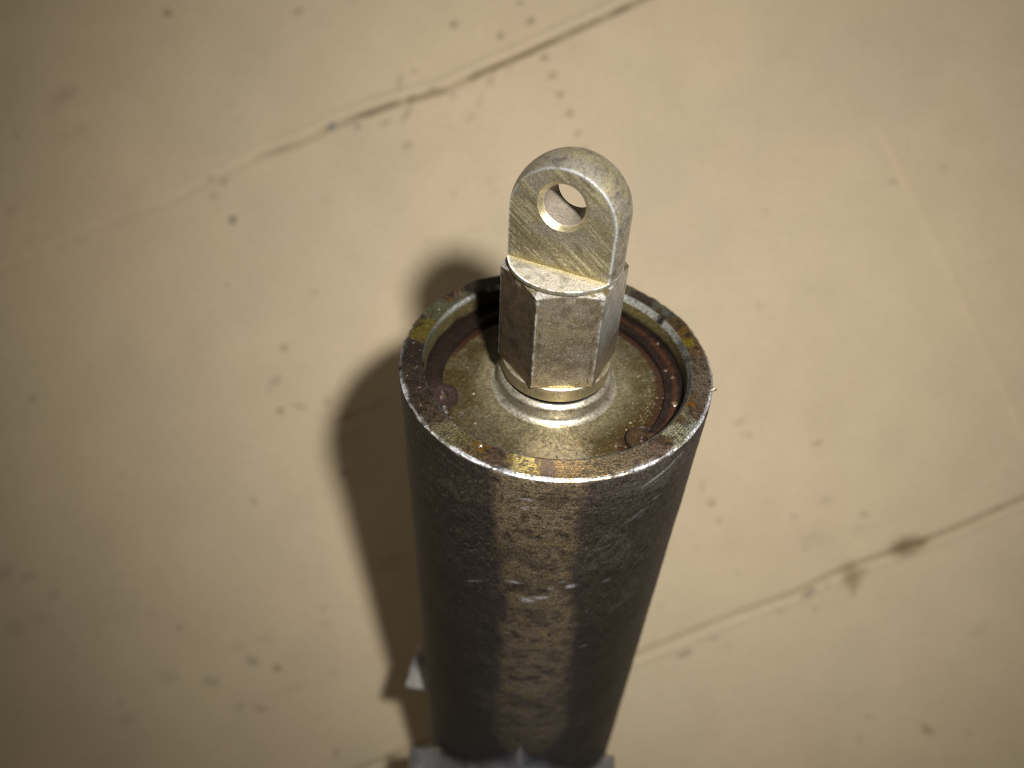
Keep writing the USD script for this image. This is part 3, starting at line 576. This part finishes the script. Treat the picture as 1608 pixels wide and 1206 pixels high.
# --- cast foot that carries the barrel: rounded block with a parting line rib, down to the cardboard
x0, x1, y0, y1 = -34.8, 29.5, -78.0, -15.0
fx = np.linspace(x0, x1, 170); fy = np.linspace(y0, y1, 160)
FX, FY = np.meshgrid(fx, fy, indexing='xy')
d_in = np.minimum(np.minimum(FX - x0, x1 - FX), np.minimum(FY - y0, y1 - FY))
rr = 4.5
top = -149.0 - np.where(d_in < rr, rr - np.sqrt(np.maximum(rr ** 2 - (rr - d_in) ** 2, 0)), 0)
db_ = np.hypot(FX, FY) - 30.0
azf = np.degrees(np.arctan2(FY, FX))
top += 35.0 * np.exp(-np.maximum(db_, 0) / 5.5) * np.exp(-((azf + 92) / 36) ** 2)
rib = np.exp(-np.abs(FX + 1.6) / 0.9)
top += 5.5 * rib * np.exp(-np.maximum(db_, 0) / 7.0)
top += 0.25 * (fbm(np.stack([FX / 3, FY / 3, 0 * FX], -1), 3, 151) - 0.5)
def bottom_z(y): return (343.0 - 0.7227353 * (y + 111.4575)) / -0.6911249 + 99.3601
bot = bottom_z(FY) + 0.4
nvx, nvy = len(fx), len(fy)
vt = np.stack([FX, FY, top], -1).reshape(-1, 3); vb = np.stack([FX, FY, bot], -1).reshape(-1, 3)
iy, ix = np.meshgrid(np.arange(nvy - 1), np.arange(nvx - 1), indexing='ij')
qa, qb, qc, qd = iy * nvx + ix, iy * nvx + ix + 1, (iy + 1) * nvx + ix + 1, (iy + 1) * nvx + ix
q = np.stack([qa, qb, qc, qd], -1).reshape(-1, 4)
N_ = len(vt)
loop = np.concatenate([np.arange(nvx), np.arange(1, nvy) * nvx + nvx - 1, (nvy - 1) * nvx + np.arange(nvx - 2, -1, -1), np.arange(nvy - 2, 0, -1) * nvx])
l2 = np.roll(loop, -1)
sideq = np.stack([loop, loop + N_, l2 + N_, l2], -1)
fq = np.vstack([q, q[:, ::-1] + N_, sideq])
ft = np.vstack([fq[:, [0, 1, 2]], fq[:, [0, 2, 3]]])
mesh = trimesh.Trimesh(np.vstack([vt, vb]), ft, process=False)
v, f, nn = split(mesh, 40)
dbv = np.hypot(v[:, 0], v[:, 1]) - 30.0
mid = fbm(v / 4, 4, 152)
col = np.tile(np.array([0.25, 0.255, 0.275]), (len(v), 1)) * (0.7 + 0.6 * mid)[:, None]
col = mixc(col, tone(62, 62, 72), 0.9 * (1 - sstep(0.1, 1.6, dbv + 0.6 * (mid - 0.5))) * (1 - np.exp(-np.abs(v[:, 0] + 1.6) / 1.0)))
surf = np.tile(np.array([0.75, 0.36, 0.2]), (len(v), 1))
part('mounting_foot', v, f, M_CAST, col, surf, nn, label='pale grey cast foot block under the dark barrel')

# --- small wedge lug on the left of the barrel
lug = m3.Manifold.hull_points(np.array([(-34.1, 1.0, -124.0), (-30, 0, -122.0), (-36.4, -5.2, -131.2), (-25.5, -6.5, -132.0), (-36.2, -5.2, -132.6), (-25.5, -6.2, -133.2), (-33.5, 8, -130), (-35.6, 4, -138), (-25, 3, -140)]))
lug = lug.refine_to_length(0.8)
lm_ = as_mesh(lug)
trimesh.smoothing.filter_taubin(lm_, iterations=6)
v, f, nn = split(lm_, 60)
col = np.tile(np.array([0.36, 0.36, 0.35]), (len(v), 1)) * (0.55 + 0.9 * fbm(v / 3, 4, 161))[:, None]
col = mixc(col, tone(70, 64, 58), 0.8 * sstep(-130, -121, v[:, 2] + 5 * (fbm(v / 2.5, 3, 162) - 0.5)))  # upper end darkened in the colour, as shade on a face turning away
surf = np.tile(np.array([0.5, 0.45, 0.3]), (len(v), 1))
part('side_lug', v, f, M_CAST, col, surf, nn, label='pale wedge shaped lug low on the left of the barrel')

# --- grit and dried drops stuck in the oil on the cap and the ring
gvs, gfs, n0 = [], [], 0
ico = trimesh.creation.icosphere(subdivisions=1, radius=1.0)
def grain(x, y, z, r):
    global n0
    s = np.array([1, rng.uniform(.6, 1.2), rng.uniform(.4, .8)]) * r
    w = ico.vertices * s * (1 + 0.25 * rng.standard_normal((len(ico.vertices), 1)))
    a = rng.uniform(0, 6.28); c_, s2 = math.cos(a), math.sin(a)
    w = np.stack([w[:, 0] * c_ - w[:, 1] * s2, w[:, 0] * s2 + w[:, 1] * c_, w[:, 2]], -1) + [x, y, z]
    gvs.append(w); gfs.append(ico.faces + n0); n0 += len(w)
for k in range(520):
    a = rng.uniform(-math.pi, math.pi); r = math.sqrt(rng.uniform(13.0 ** 2, 23.5 ** 2))
    if rng.uniform() < 0.4: a = rng.normal(-0.5, 0.5); r = rng.normal(20, 2.0)
    if not 12.6 < r < 24.5: continue
    grain(r * math.cos(a), r * math.sin(a), -5.98 + (0.3 if r > 21.5 else 0), min(0.32, 0.07 + rng.exponential(0.055)))
for k in range(130):
    a = rng.uniform(-math.pi, math.pi); r = rng.uniform(25.9, 29.3)
    grain(r * math.cos(a), r * math.sin(a), 0.02, min(0.22, 0.05 + rng.exponential(0.04)))
for (gx_, gy_, gz_, gr_) in [(22.8, -6.3, -4.4, .5), (-19.9, 19.0, 0, .4), (-13.1, -23.2, 0.1, .5), (21.5, 11.2, -4.4, .3), (23.3, 1.0, -4.4, .32), (22.2, 3.0, -4.4, .3), (29.3, -6.3, -.1, .5)]:
    grain(gx_, gy_, gz_, gr_)
part('grit', np.vstack(gvs), np.vstack(gfs), M_GRIT, None, None, kind='stuff')

# ---------------------------------------------------------------- crumbs of dirt on the cardboard
def crumb(name, px, py, r, label):
    m = trimesh.creation.icosphere(subdivisions=3, radius=1.0)
    w = m.vertices * (1 + 0.7 * (fbm(m.vertices * 1.4 + px, 3, 171) - 0.5)[:, None]) * np.array([0.75, 1.15, 0.5]) * r
    x, y = spot_xy(px, py)
    xf = UsdGeom.Mesh.Define(stage, '/World/' + name)
    k = np.argmin((P2[:, 0] - x) ** 2 + (P2[:, 1] - y) ** 2)
    o = obj('/World/' + name, w * MM, m.faces, M_DIRT, normals=m.vertex_normals)
    UsdGeom.Xformable(o).AddTranslateOp().Set(Gf.Vec3d(x * MM, y * MM, (height[k] + 0.35 * r) * MM))
    tag(o, label, 'crumb of dirt')
crumb('dirt_crumb', 520, 197, 2.3, 'blue grey crumb of dirt on the upper fold of the cardboard')
crumb('dirt_crumb_001', 366, 346, 1.5, 'small dark crumb alone on the cardboard below the upper fold')
